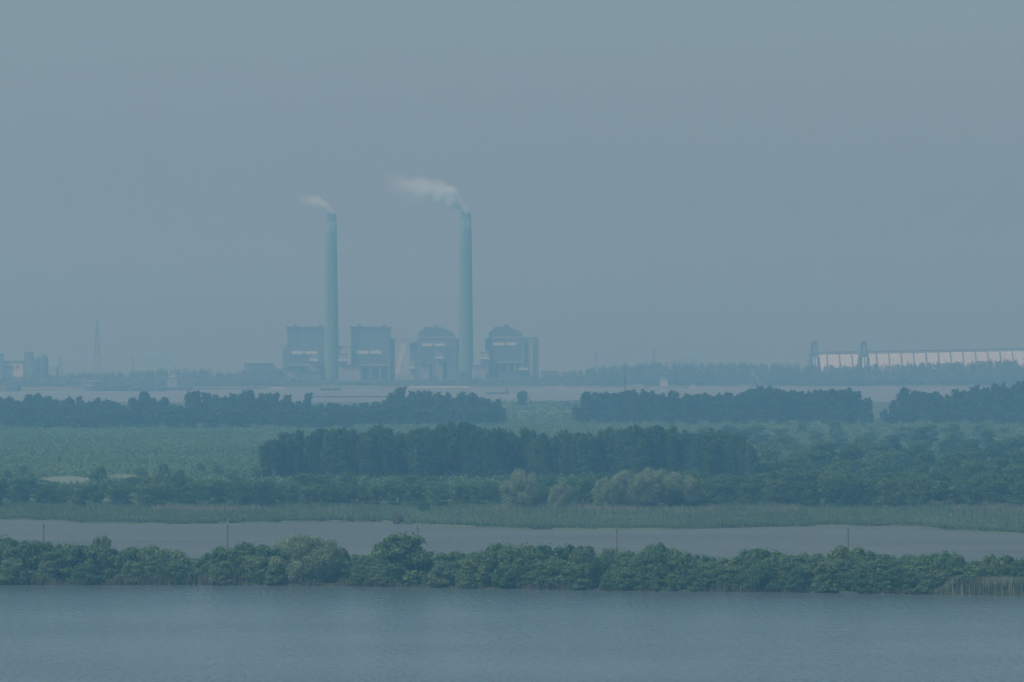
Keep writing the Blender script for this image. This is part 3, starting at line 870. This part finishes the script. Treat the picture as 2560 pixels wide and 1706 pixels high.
# ------------------------------------------------------------------ smoke
def plume(px, top, L, za, zb, zs, r0, r1, dens, label, seed):
    """soft volume blown to one side of a chimney mouth"""
    loc = (PX(px), DP - 15, PZ(top) + .5)
    n, k = 26, 14
    V = []; Fc = []
    for i in range(n):
        t = i / (n - 1); x = L * t
        zc = za * (1 - math.exp(-x / zb)) + zs * x
        R = (r0 + (r1 - r0) * min(1, x / (L * .17))) * 1.15
        for j in range(k):
            a = 2 * math.pi * j / k
            V.append((-x + (2.5 if i == 0 else 0), R * math.cos(a), zc + R * math.sin(a)))
    for i in range(n - 1):
        for j in range(k):
            Fc.append((i * k + j, (i + 1) * k + j, (i + 1) * k + (j + 1) % k, i * k + (j + 1) % k))
    me = bpy.data.meshes.new('smoke_plume')
    me.from_pydata(V, [], Fc + [tuple(range(k)), tuple((n - 1) * k + j for j in reversed(range(k)))]); me.update()
    m, nt, out = new_mat('smoke')
    tc = N(nt, 'ShaderNodeTexCoord'); sp = N(nt, 'ShaderNodeSeparateXYZ'); nt.links.new(tc.outputs['Object'], sp.inputs[0])
    x = math_node(nt, 'MAXIMUM', math_node(nt, 'MULTIPLY', sp.outputs[0], -1.0), 0.0)
    e = math_node(nt, 'POWER', math.e, math_node(nt, 'MULTIPLY', x, -1.0 / zb))
    zc = math_node(nt, 'ADD', math_node(nt, 'MULTIPLY', math_node(nt, 'SUBTRACT', 1.0, e), za), math_node(nt, 'MULTIPLY', x, zs))
    R = math_node(nt, 'ADD', r0, math_node(nt, 'MULTIPLY', math_node(nt, 'MINIMUM', math_node(nt, 'DIVIDE', x, L * .17), 1.0), r1 - r0))
    dz = math_node(nt, 'SUBTRACT', sp.outputs[2], zc)
    rr = math_node(nt, 'SQRT', math_node(nt, 'ADD', math_node(nt, 'POWER', dz, 2.0), math_node(nt, 'POWER', math_node(nt, 'ABSOLUTE', sp.outputs[1]), 2.0)))
    q = math_node(nt, 'SUBTRACT', 1.0, math_node(nt, 'DIVIDE', rr, R))
    nz = N(nt, 'ShaderNodeTexNoise', noise_dimensions='4D'); nz.inputs['Scale'].default_value = .085; nz.inputs['Detail'].default_value = 5; nz.inputs['W'].default_value = seed
    nt.links.new(tc.outputs['Object'], nz.inputs['Vector'])
    q = math_node(nt, 'ADD', q, math_node(nt, 'MULTIPLY', math_node(nt, 'SUBTRACT', nz.outputs['Fac'], .53), 2.4), True)
    edge = math_node(nt, 'MULTIPLY', math_node(nt, 'SUBTRACT', 1.15, math_node(nt, 'DIVIDE', rr, R)), 4.0, True)
    fade = math_node(nt, 'POWER', math_node(nt, 'SUBTRACT', 1.0, math_node(nt, 'DIVIDE', x, L), True), 1.6)
    dn = math_node(nt, 'MULTIPLY', math_node(nt, 'MULTIPLY', math_node(nt, 'MULTIPLY', q, edge), fade), dens)
    v = N(nt, 'ShaderNodeVolumePrincipled'); v.inputs['Color'].default_value = (.80, .965, 1.0, 1)
    nt.links.new(dn, v.inputs['Density'])
    nt.links.new(v.outputs[0], out.inputs['Volume'])
    return tag(link('smoke_plume', me, m, None, loc), label, 'smoke')


plume(829, 537, 46, 13, 7, .14, 5.5, 8.5, .9, 'short pale smoke wisp drifting from the first chimney', 1.3)
plume(1165, 533, 102, 14, 6, .22, 8.5, 18.0, .62, 'long pale smoke plume drifting from the second chimney', 4.1)


# ------------------------------------------------------------------ white shed and unloaders
DS = 7050.0
US = DS / F
c = X(2300, DS)
o = empty('storage_shed', (c, DS, 2), 'long white storage shed with dark ribs behind the far wood', 'shed')
def SX(px): return (px - CX) * US - c
def SZ(py): return CH + (HY - py) * US - 2
def stop(px): return np.interp(px, (2030, 2560, 2720), (886, 876, 874))
ribs = [2037 + 30.9 * i for i in range(23)]
m = MB()
for i in range(len(ribs) - 1):
    a, b = ribs[i], ribs[i + 1]
    za, zb = SZ(stop(a)), SZ(stop(b))
    n = len(m.v)
    # wall leans back to the ridge, seen as one bright face
    m.v += [(SX(a) + .9, -24, 0), (SX(b) + .9, -24, 0), (SX(b), 2, zb - 4), (SX(a), 2, za - 4), (SX(a) - .3, 7, za), (SX(b) - .3, 7, zb), (SX(a) - .3, 40, za), (SX(b) - .3, 40, zb), (SX(a), 70, 0), (SX(b), 70, 0)]
    m.f += [(n, n + 1, n + 2, n + 3), (n + 3, n + 2, n + 5, n + 4), (n + 4, n + 5, n + 7, n + 6), (n + 6, n + 7, n + 9, n + 8)]
    if i == 0: m.f.append((n, n + 3, n + 4, n + 6, n + 8))
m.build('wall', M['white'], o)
for a in ribs[:-1]:
    r = MB().bar((SX(a) + .9, -24.4, 0), (SX(a), 1.6, SZ(stop(a)) - 3.8), .8, .8, 6).bar((SX(a), 1.6, SZ(stop(a)) - 3.8), (SX(a) - .3, 6.6, SZ(stop(a)) + .2), .8, .6, 6)
    r.build('rib', M['crane'], o)
m = MB()
pts = [(SX(a), SZ(stop(a)) + 1.2) for a in (2037, 2560, 2717)]
m.prism(pts + [(x, z + 1.3) for x, z in reversed(pts)], 5, 8); m.build('ridge_walkway', M['crane'], o)
m = MB()
pts = [(SX(a), SZ(b)) for a, b in ((2185, 880), (2560, 872.5), (2717, 870))]
m.prism(pts + [(x, z + .9) for x, z in reversed(pts)], 14, 17)
m.build('conveyor', M['iron'], o)
for k in range(12):
    a = 2195 + k * 45
    MB().bar((SX(a), 15.5, SZ(stop(a)) - .2), (SX(a), 15.5, SZ(np.interp(a, (2185, 2560, 2717), (880, 872.5, 870)))), .3, .3, 5).build('conveyor_support', M['iron'], o)
MB().box(SX(2068), SX(2142), 10, 26, SZ(886) + .1, SZ(878)).build('roof_house', M['clad2'], o)


def unloader(px, label):
    d = 6975.0; u = d / F
    o = empty('ship_unloader', (X(px, d), d, 2), label, 'crane', 'ship unloaders by the white shed')
    def z(py): return CH + (HY - py) * u - 2
    for s, sp in ((-1, 12), (1, 13)):
        m = MB()
        for y in (-6, 6):
            m.bar((s * sp * u, y, 0), (s * 10 * u, y, z(893)), 1.5 if s > 0 else 2.6, 1.4 if s > 0 else 2.6, 8)
        m.bar((s * sp * u, -6, 3), (s * sp * u, 6, 3), 1, 1, 6)
        m.build('portal_leg', M['crane'], o)
    MB().prism([(-13 * u, z(893)), (10 * u, z(893)), (12 * u, z(884)), (7 * u, z(878)), (-8 * u, z(878)), (-14 * u, z(886))], -6, 6).build('machine_house', M['crane'], o)
    m = MB()
    for s in (-1, 1):
        m.bar((s * 7.5 * u - .5, 0, z(880)), (s * 4.2 * u - .5, 0, z(856)), 2.1, 1.7, 8)
    m.bar((-5 * u, 0, z(856)), (4.6 * u, 0, z(854.5)), 2.0, 1.8, 8).bar((-6 * u, 0, z(868)), (5.5 * u, 0, z(868)), .5, .5, 6)
    m.build('a_frame', M['crane'], o)
    m = MB()
    for y in (-2.5, 2.5):
        m.bar((0, y - 45, z(887)), (0, y + 40, z(885)), .9, .9, 6)
    m.build('boom', M['crane'], o)
    m = MB().bar((-.5, 0, z(855)), (0, -42, z(887)), .25, .25, 4).bar((-.5, 0, z(855)), (0, 38, z(885)), .25, .25, 4)
    m.build('stay', M['crane'], o)
    return o


unloader(2036, 'dark portal crane at the end of the white shed, farther from the frame edge')
unloader(2160, 'dark portal crane in front of the white shed ribs, second along the shed')


# ------------------------------------------------------------------ far shore woods
def far_wood(name, prof, px0, px1, rows, n, size, label, lumps=60, mat='leaf_wood'):
    bx_, by_ = [q[0] for q in prof], [q[1] for q in prof]
    out = []
    for d, add, base in rows:
        for i in range(n):
            px = random.uniform(px0, px1)
            top = np.interp(px, bx_, by_) + add + random.triangular(-3, 6, 1)
            z0 = base(px) if callable(base) else base
            h = Z(top, d) - z0
            if h < 1.5: continue
            w = random.uniform(2.4, 4.6)
            r = rng
            P, D = shell((X(px, d), d + random.uniform(-15, 15), z0 + h * .52), (w, w, h * .5), lumps, r, -1, .5)
            out.append(cards(P, D, size, .8, r=r))
    o = link(name, mesh_np(name, *join(out)), M[mat])
    return tag(o, label, 'wood', None, 'stuff')


RW = [(1400, 935), (1440, 925), (1500, 916), (1580, 910), (1640, 906), (1800, 908), (1960, 908), (2040, 915), (2100, 914), (2150, 912), (2300, 908), (2440, 904), (2560, 899), (2720, 896)]
eb = lambda px: np.interp(px, (1850, 2050, 2560), (1.2, 3, 9))
far_wood('far_wood', RW, 1400, 2720, ((6930, 0, eb), (6860, 16, 1.2), (6800, 32, 1.2)), 420, 2.6, 'hazy wood covering the far shore below the white shed')
LW = [(-150, 938), (0, 938), (150, 936), (190, 931), (240, 926), (380, 925), (392, 917), (450, 919), (455, 930), (466, 918), (530, 919), (560, 930), (600, 926), (640, 912), (690, 912), (720, 940), (800, 948), (900, 950), (1000, 945), (1100, 945), (1160, 940), (1300, 942), (1420, 930), (1460, 925)]
far_wood('shore_scrub', LW, -150, 1440, ((6760, 3, 1.2), (6700, 16, 1.2), (6620, 30, 1.2)), 430, 2.6, 'hazy trees and scrub along the far shore before the power station', 60, 'leaf_scrub')

# ------------------------------------------------------------------ left works
DL = 6950.0
def lbox(o, name, px0, px1, py0, py1, y0, y1, mt, base=False):
    u = DL / F; ox = o.location.x
    return MB().box((px0 - CX) * u - ox, (px1 - CX) * u - ox, y0, y1, 0 if base else Z(py1, DL) - 1.2, Z(py0, DL) - 1.2).build(name, M[mt], o)


o = empty('factory_hall', (X(70, DL), DL, 1.2), 'pale hazy factory hall with a dark flat roof below the dark tower', 'factory')
lbox(o, 'wall', -40, 58, 906, 960, 0, 40, 'pale', True); lbox(o, 'roof', -42, 60, 903, 906, -1, 41, 'dark')
lbox(o, 'annex', 84, 104, 905, 945, 2, 30, 'pale', True); lbox(o, 'annex', 105, 140, 918, 960, 2, 30, 'clad2', True)
for k in range(6): lbox(o, 'window', -20 + k * 12, -13 + k * 12, 915, 922, -.3, -.02, 'dark')
o = empty('silo_tower', (X(72, DL), DL - 8, 1.2), 'dark square tower with an inclined chute at the hazy factory', 'tower')
lbox(o, 'wall', 62, 82, 882, 960, 0, 16, 'clad', True); lbox(o, 'roof', 61, 83.5, 880, 882, -1, 17, 'dark')
u = DL / F
MB().prism([((81 - 72) * u, Z(890, DL) - 1.2), ((92 - 72) * u, Z(901, DL) - 1.2), ((92 - 72) * u, Z(904, DL) - 1.2), ((81 - 72) * u, Z(902, DL) - 1.2)], 3, 10).build('chute', M['dark'], o)
o = empty('dome_store', (X(106, DL), DL + 5, 1.2), 'dark rounded store on a pale base beside the square tower', 'store')
prof = [(0.1 + 7.0 * math.cos(t), Z(900, DL) - 1.2 + 7.2 * math.sin(t)) for t in np.linspace(0, 1.5, 8)]
MB().lathe([(7.2, 0)] + prof, 24).build('dome', M['dark'], o)
o = empty('silo_tower', (X(3, DL), DL - 5, 1.2), 'dark block cut by the frame edge above the factory hall', 'tower')
lbox(o, 'wall', -14, 8, 885, 960, -4, 10, 'clad', True); lbox(o, 'roof', -15, 9.5, 883.5, 885, -5, 11, 'dark')
for a, b, t, lab in ((620, 690, 910, 'hazy low block with a flat roof beside the first boiler house'), (488, 528, 955, 'hazy low shed on the far shore near the moored ships')):
    o = empty('plant_building', (X((a + b) / 2, DL), DL - 90, 1.2), lab, 'building')
    lbox(o, 'wall', a, b, t, 960, 0, 20, 'clad', True); lbox(o, 'roof', a - 1, b + 1, t - 2, t, -1, 21, 'dark')


# pylons
def pylon(px, top, d, label, half=5.0):
    h = Z(top, d) - 1
    o = empty('pylon', (X(px, d), d, 1), label, 'pylon', 'hazy pylons on the far shore')
    m = MB()
    def w(t): return half * (1 - t) ** 1.4 + .9
    for sx in (-1, 1):
        for sy in (-1, 1):
            for i in range(6):
                t0, t1 = i / 6, (i + 1) / 6
                m.bar((sx * w(t0), sy * w(t0), t0 * h), (sx * w(t1), sy * w(t1), t1 * h), .24, .22, 5)
    for i in range(8):
        t0, t1 = i / 8, (i + 1) / 8
        for sy in (-1, 1):
            m.bar((-w(t0), sy * w(t0), t0 * h), (w(t1), sy * w(t1), t1 * h), .16, .16, 4); m.bar((w(t0), sy * w(t0), t0 * h), (-w(t1), sy * w(t1), t1 * h), .16, .16, 4)
    m.build('lattice_tower', M['dark'], o)
    for t in (.72, .84, .95):
        L = h * .06 * (1.2 - t * .4)
        MB().bar((-L, 0, t * h), (0, 0, t * h + 1), .2, .35, 5).bar((L, 0, t * h), (0, 0, t * h + 1), .2, .35, 5).build('crossarm', M['dark'], o)
    return o


pylon(243, 797, 7300, 'tall hazy lattice pylon standing above the far shore trees, tallest of its kind')
pylon(151, 893, 7300, 'small hazy pylon near the dark-towered factory', 4)
pylon(333, 893, 7500, 'small hazy pylon past the tall lattice pylon', 4)
pylon(1490, 880, 7600, 'small hazy pylon in line with the edge of the even-topped belt', 4)
pylon(1635, 872, 7700, 'small hazy pylon above the far wood, short of the white shed', 5)


# distant blocks almost lost in the haze
for a, b, t, d, lab in ((360, 440, 892, 12600, 'faint distant block almost lost in haze past the tall pylon'),
                        (1700, 1770, 890, 12600, 'faint distant block almost lost in haze short of the white shed')):
    c = X((a + b) / 2, d)
    o = empty('distant_block', (c, d, 0), lab, 'building')
    MB().box(X(a, d) - c, X(b, d) - c, 0, 60, -1, Z(t, d)).build('wall', M['clad'], o)
    MB().box(X(a, d) - c - 1, X(b, d) - c + 1, -1, 61, Z(t, d), Z(t, d) + 3).build('roof', M['dark'], o)


# ------------------------------------------------------------------ ships on the wide river
def ship(px, d, L, hh, label, cat, hullmat, houses, masts=(), rz=0.0, name='cargo_barge', deckmat='iron'):
    o = empty(name, (X(px, d), d, 0), label, cat, 'vessels on the wide river', rz)
    B = L * .14
    n = 12; V = []; Fc = []
    for i in range(n):
        t = i / (n - 1); x = -L / 2 + L * t
        k = min(1, (t / .08) ** .6 if t < .08 else 1) * (1 - max(0, (t - .82) / .18) ** 1.8)
        sheer = hh * (1 + .35 * max(0, (t - .75) / .25) ** 2)
        V += [(x, -B / 2 * k * .85, -.8), (x, -B / 2 * k - .02, sheer), (x, B / 2 * k + .02, sheer), (x, B / 2 * k * .85, -.8)]
    for i in range(n - 1):
        a, b = i * 4, i * 4 + 4
        Fc += [(a, b, b + 1, a + 1), (a + 1, b + 1, b + 2, a + 2), (a + 2, b + 2, b + 3, a + 3), (a + 3, b + 3, b, a)]
    Fc += [(0, 1, 2, 3), (n * 4 - 1, n * 4 - 2, n * 4 - 3, n * 4 - 4)]
    me = bpy.data.meshes.new('hull'); me.from_pydata(V, [], Fc); me.update()
    link('hull', me, M[hullmat], o)
    MB().box(-L * .28, L * .36, -B * .36, B * .36, hh * 1.01, hh * 1.01 + 1.0).build('hatch_cover', M[deckmat], o)
    for (t0, t1, z0, z1, mt) in houses:
        h_ = MB().box(-L / 2 + L * t0, -L / 2 + L * t1, -B * .4, B * .4, hh + z0, hh + z1).build('wheelhouse', M[mt], o)
        MB().box(-L / 2 + L * t0 + .4, -L / 2 + L * t1 - .4, -B * .4 - .12, -B * .4 - .02, hh + z1 - 1.7, hh + z1 - .8).build('window', M['hull'], h_)
    for t, z in masts:
        MB().bar((-L / 2 + L * t, 0, hh), (-L / 2 + L * t, 0, hh + z), .3, .15, 6).build('mast', M['iron'], o)
    return o


ship(827, 6080, 22, 2.6, 'dark barge with pale upperworks below the first chimney', 'barge', 'hull', ((.08, .2, 1.1, 7, 'clad2'), (.55, .7, 1.1, 4, 'pale')), ((.13, 11), (.72, 6)))
ship(1243, 5650, 24, 1.6, 'long low dark barge alone near the lone riverside tree', 'barge', 'hull', ((.84, .95, 1.1, 3, 'clad'),), ((.9, 4),))
ship(875, 5270, 74, 1.0, 'very long low dark barge train lying across the river before the belt', 'barge', 'hull', ((.02, .06, 1.1, 3, 'clad'),))
ship(1888, 6800, 30, 2.0, 'white vessel with a pyramid of upperworks below the far wood', 'ship', 'clad2', ((.15, .75, .9, 5, 'clad2'), (.28, .62, 5.0, 9.5, 'pale'), (.36, .5, 9.5, 13, 'pale')), ((.43, 22), (.2, 9)), name='river_ship')
ship(1685, 6350, 32, 2.2, 'pale vessel showing its bow end over the even-topped belt', 'ship', 'clad2', ((.02, .28, .9, 8, 'pale'), (.06, .2, 8.0, 11, 'clad2')), ((.12, 17),), name='river_ship')
ship(1590, 6200, 26, 1.8, 'low white-decked boat just over the belt beside the radio mast', 'boat', 'clad2', ((.1, .85, .9, 3.4, 'pale'),), name='river_ship')
ship(1735, 6600, 10, 1.0, 'tiny pale boat alone on the river between two larger vessels', 'boat', 'pale', ((.2, .5, .8, 3, 'white'),), ((.5, 6),), name='river_ship')
ship(1404, 6500, 10, 1.0, 'tiny white boat alone before the plain tower', 'boat', 'pale', ((.3, .6, .8, 3, 'white'),), ((.45, 7),), name='river_ship')
ship(445, 6150, 32, 3.0, 'moored ship with a tall pale deckhouse and dark funnel block', 'ship', 'hull', ((.15, .48, .5, 11, 'clad2'), (.22, .4, 11, 14.5, 'pale'), (.56, .95, .5, 8.5, 'crane')), ((.44, 17),), name='river_ship')
ship(275, 6050, 44, 4.5, 'broad dark moored barge below the small pylons', 'barge', 'hull', ((.1, .45, .5, 5, 'hull'), (.6, .85, .5, 6, 'dark')))
ship(232, 6100, 24, 5.0, 'moored barge with a bright flat roof at the end of the long quay', 'barge', 'clad', ((.05, .95, .3, 4.6, 'clad2'), (.02, .98, 4.7, 5.6, 'white')))
ship(368, 6000, 40, 4.0, 'dark moored barge between the broad barge and the tall-decked ship', 'barge', 'hull', ((.3, .7, .5, 6, 'dark'),))
ship(34, 6000, 15, 5, 'dark moored vessel block below the factory hall', 'barge', 'hull', ((.1, .9, .5, 5, 'crane'),))
o = empty('quay', (X(120, 6150), 6150, -1), 'long pale quay lying along the water below the factory', 'quay')
MB().box(-30, 32, -5, 5, 0, 2.2).build('quay_wall', M['brick'], o); MB().box(-30.5, 32.5, -5.5, 5.5, 2.2, 2.7).build('deck', M['pale'], o)
o = empty('quay', (X(640, 6450), 6450, -1), 'low pale embankment wall before the first boiler house', 'quay')
MB().box(-80, 30, -4, 4, 0, 2.6).build('quay_wall', M['pale'], o)
o = empty('quay', (X(1110, 6540), 6540, -1), 'low pale landing stage below the second chimney', 'quay')
MB().box(-40, 28, -4, 4, 0, 3.0).build('quay_wall', M['pale'], o)

# ------------------------------------------------------------------ growth carrying on past the edges of the view
def thicket(name, label, spans, dist, rows, h0, h1, w, per, size, mat):
    out = []
    for p0, p1 in spans:
        for dd in rows:
            px = p0
            while px < p1:
                d = dist(px) + dd + rng.uniform(-4, 4)
                h = rng.uniform(h0, h1)
                for k in range(3):
                    P, D = shell((X(px, d) + rng.normal() * w * .4, d + rng.normal() * w * .4, .3 + h * (.25 + .2 * k)), (w * (1 - .18 * k), w * (1 - .18 * k), h * .36), per, rng, -.8, .5)
                    P[:, 2] = np.maximum(P[:, 2], .1)
                    out.append(cards(P, D, size, .7))
                px += w * 1.25 * F / d
    o = link(name, mesh_np(name, *join(out)), M[mat])
    return tag(o, label, 'thicket', None, 'stuff')


thicket('bank_thicket', 'green bushes carrying on along the near bank past the frame edges', ((-1300, -85), (2645, 3860)), lambda p: float(shore(p)), (6, 20), 4.2, 6.5, 3.2, 170, .4, 'leaf_bush')
thicket('marsh_thicket', 'dark trees carrying on behind the reeds past the frame edges', ((-1100, -150), (2720, 3660)), lambda p: 1640.0, (0, 60, 150, 300, 520), 6, 10, 4.2, 130, .6, 'leaf_broad')
thicket('belt_thicket', 'hazy trees carrying on along the far belt past the frame edges', ((-800, -110), (2700, 3360)), lambda p: 3460.0, (0, 80), 14, 21, 4.5, 90, 1.0, 'leaf_far')
far_wood('outer_wood', [(-900, 925), (-150, 930), (2720, 896), (3460, 902)], -900, -150, ((6860, 0, 1.2),), 120, 2.8, 'hazy wood carrying on along the far shore past the frame edge', 60, 'leaf_scrub')
far_wood('outer_wood', [(-900, 925), (-150, 930), (2720, 896), (3460, 902)], 2720, 3460, ((6860, 0, 1.2), (6800, 20, 1.2)), 130, 2.8, 'hazy wood carrying on along the far shore past the white shed', 60, 'leaf_wood')

# ------------------------------------------------------------------ haze
m, nt, out = new_mat('haze')
v = N(nt, 'ShaderNodeVolumePrincipled')
HAZE_D, HAZE_C, HAZE_G = 3.1e-4, (.33, .73, 1.0), .52
v.inputs['Color'].default_value = (*HAZE_C, 1)
v.inputs['Absorption Color'].default_value = (1, 1, 1, 1)
v.inputs['Density'].default_value = HAZE_D
v.inputs['Anisotropy'].default_value = HAZE_G
nt.links.new(v.outputs[0], out.inputs['Volume'])
o = MB().box(-2200, 2200, -400, 14400, -2.6, 300).build('haze', m)
tag(o, None, None, None, 'stuff')

# ------------------------------------------------------------------ light
SUN_EL, SUN_AZ = math.radians(52), math.radians(-128)      # azimuth clockwise from +Y: behind the camera, to the left
sd = (math.sin(SUN_AZ) * math.cos(SUN_EL), math.cos(SUN_AZ) * math.cos(SUN_EL), math.sin(SUN_EL))
w = bpy.data.worlds.new('World'); S.world = w; w.use_nodes = True
nt = w.node_tree; nt.nodes.clear()
sky = N(nt, 'ShaderNodeTexSky'); sky.sky_type = 'NISHITA'
sky.sun_disc = False; sky.sun_elevation = SUN_EL; sky.sun_rotation = SUN_AZ
sky.air_density = 1.0; sky.dust_density = 2.0; sky.ozone_density = 1.0
bg = N(nt, 'ShaderNodeBackground'); bg.inputs['Strength'].default_value = .083
ow = N(nt, 'ShaderNodeOutputWorld')
tint = N(nt, 'ShaderNodeMix', data_type='RGBA', blend_type='MULTIPLY')
tint.inputs[0].default_value = 1.0; tint.inputs[7].default_value = (.80, 1.035, 1.18, 1)
nt.links.new(sky.outputs[0], tint.inputs[6]); nt.links.new(tint.outputs[2], bg.inputs['Color']); nt.links.new(bg.outputs[0], ow.inputs['Surface'])
L = bpy.data.lights.new('sun', 'SUN'); L.energy = 3.5; L.angle = math.radians(2.0); L.color = (1, .985, .955)
so = bpy.data.objects.new('sun', L); COL.objects.link(so)
from mathutils import Vector
so.rotation_euler = Vector(sd).to_track_quat('Z', 'Y').to_euler()
so.location = (0, 0, 250)

# ------------------------------------------------------------------ camera
cam = bpy.data.cameras.new('camera'); cam.sensor_width = 36; cam.lens = 36 * F / 2560
cam.clip_start = 1; cam.clip_end = 40000
co = bpy.data.objects.new('camera', cam); COL.objects.link(co)
co.location = (0, 0, CH)
co.rotation_euler = (math.pi / 2 + math.atan((HY - 853) / F), 0, 0)
S.camera = co

S.view_settings.view_transform = 'Standard'; S.view_settings.look = 'None'
S.view_settings.exposure = 0.0; S.view_settings.gamma = 1.0
S.cycles.volume_bounces = 8
S.cycles.max_bounces = 10; S.cycles.diffuse_bounces = 3; S.cycles.glossy_bounces = 3
S.cycles.use_denoising = True
S.cycles.use_adaptive_sampling = False
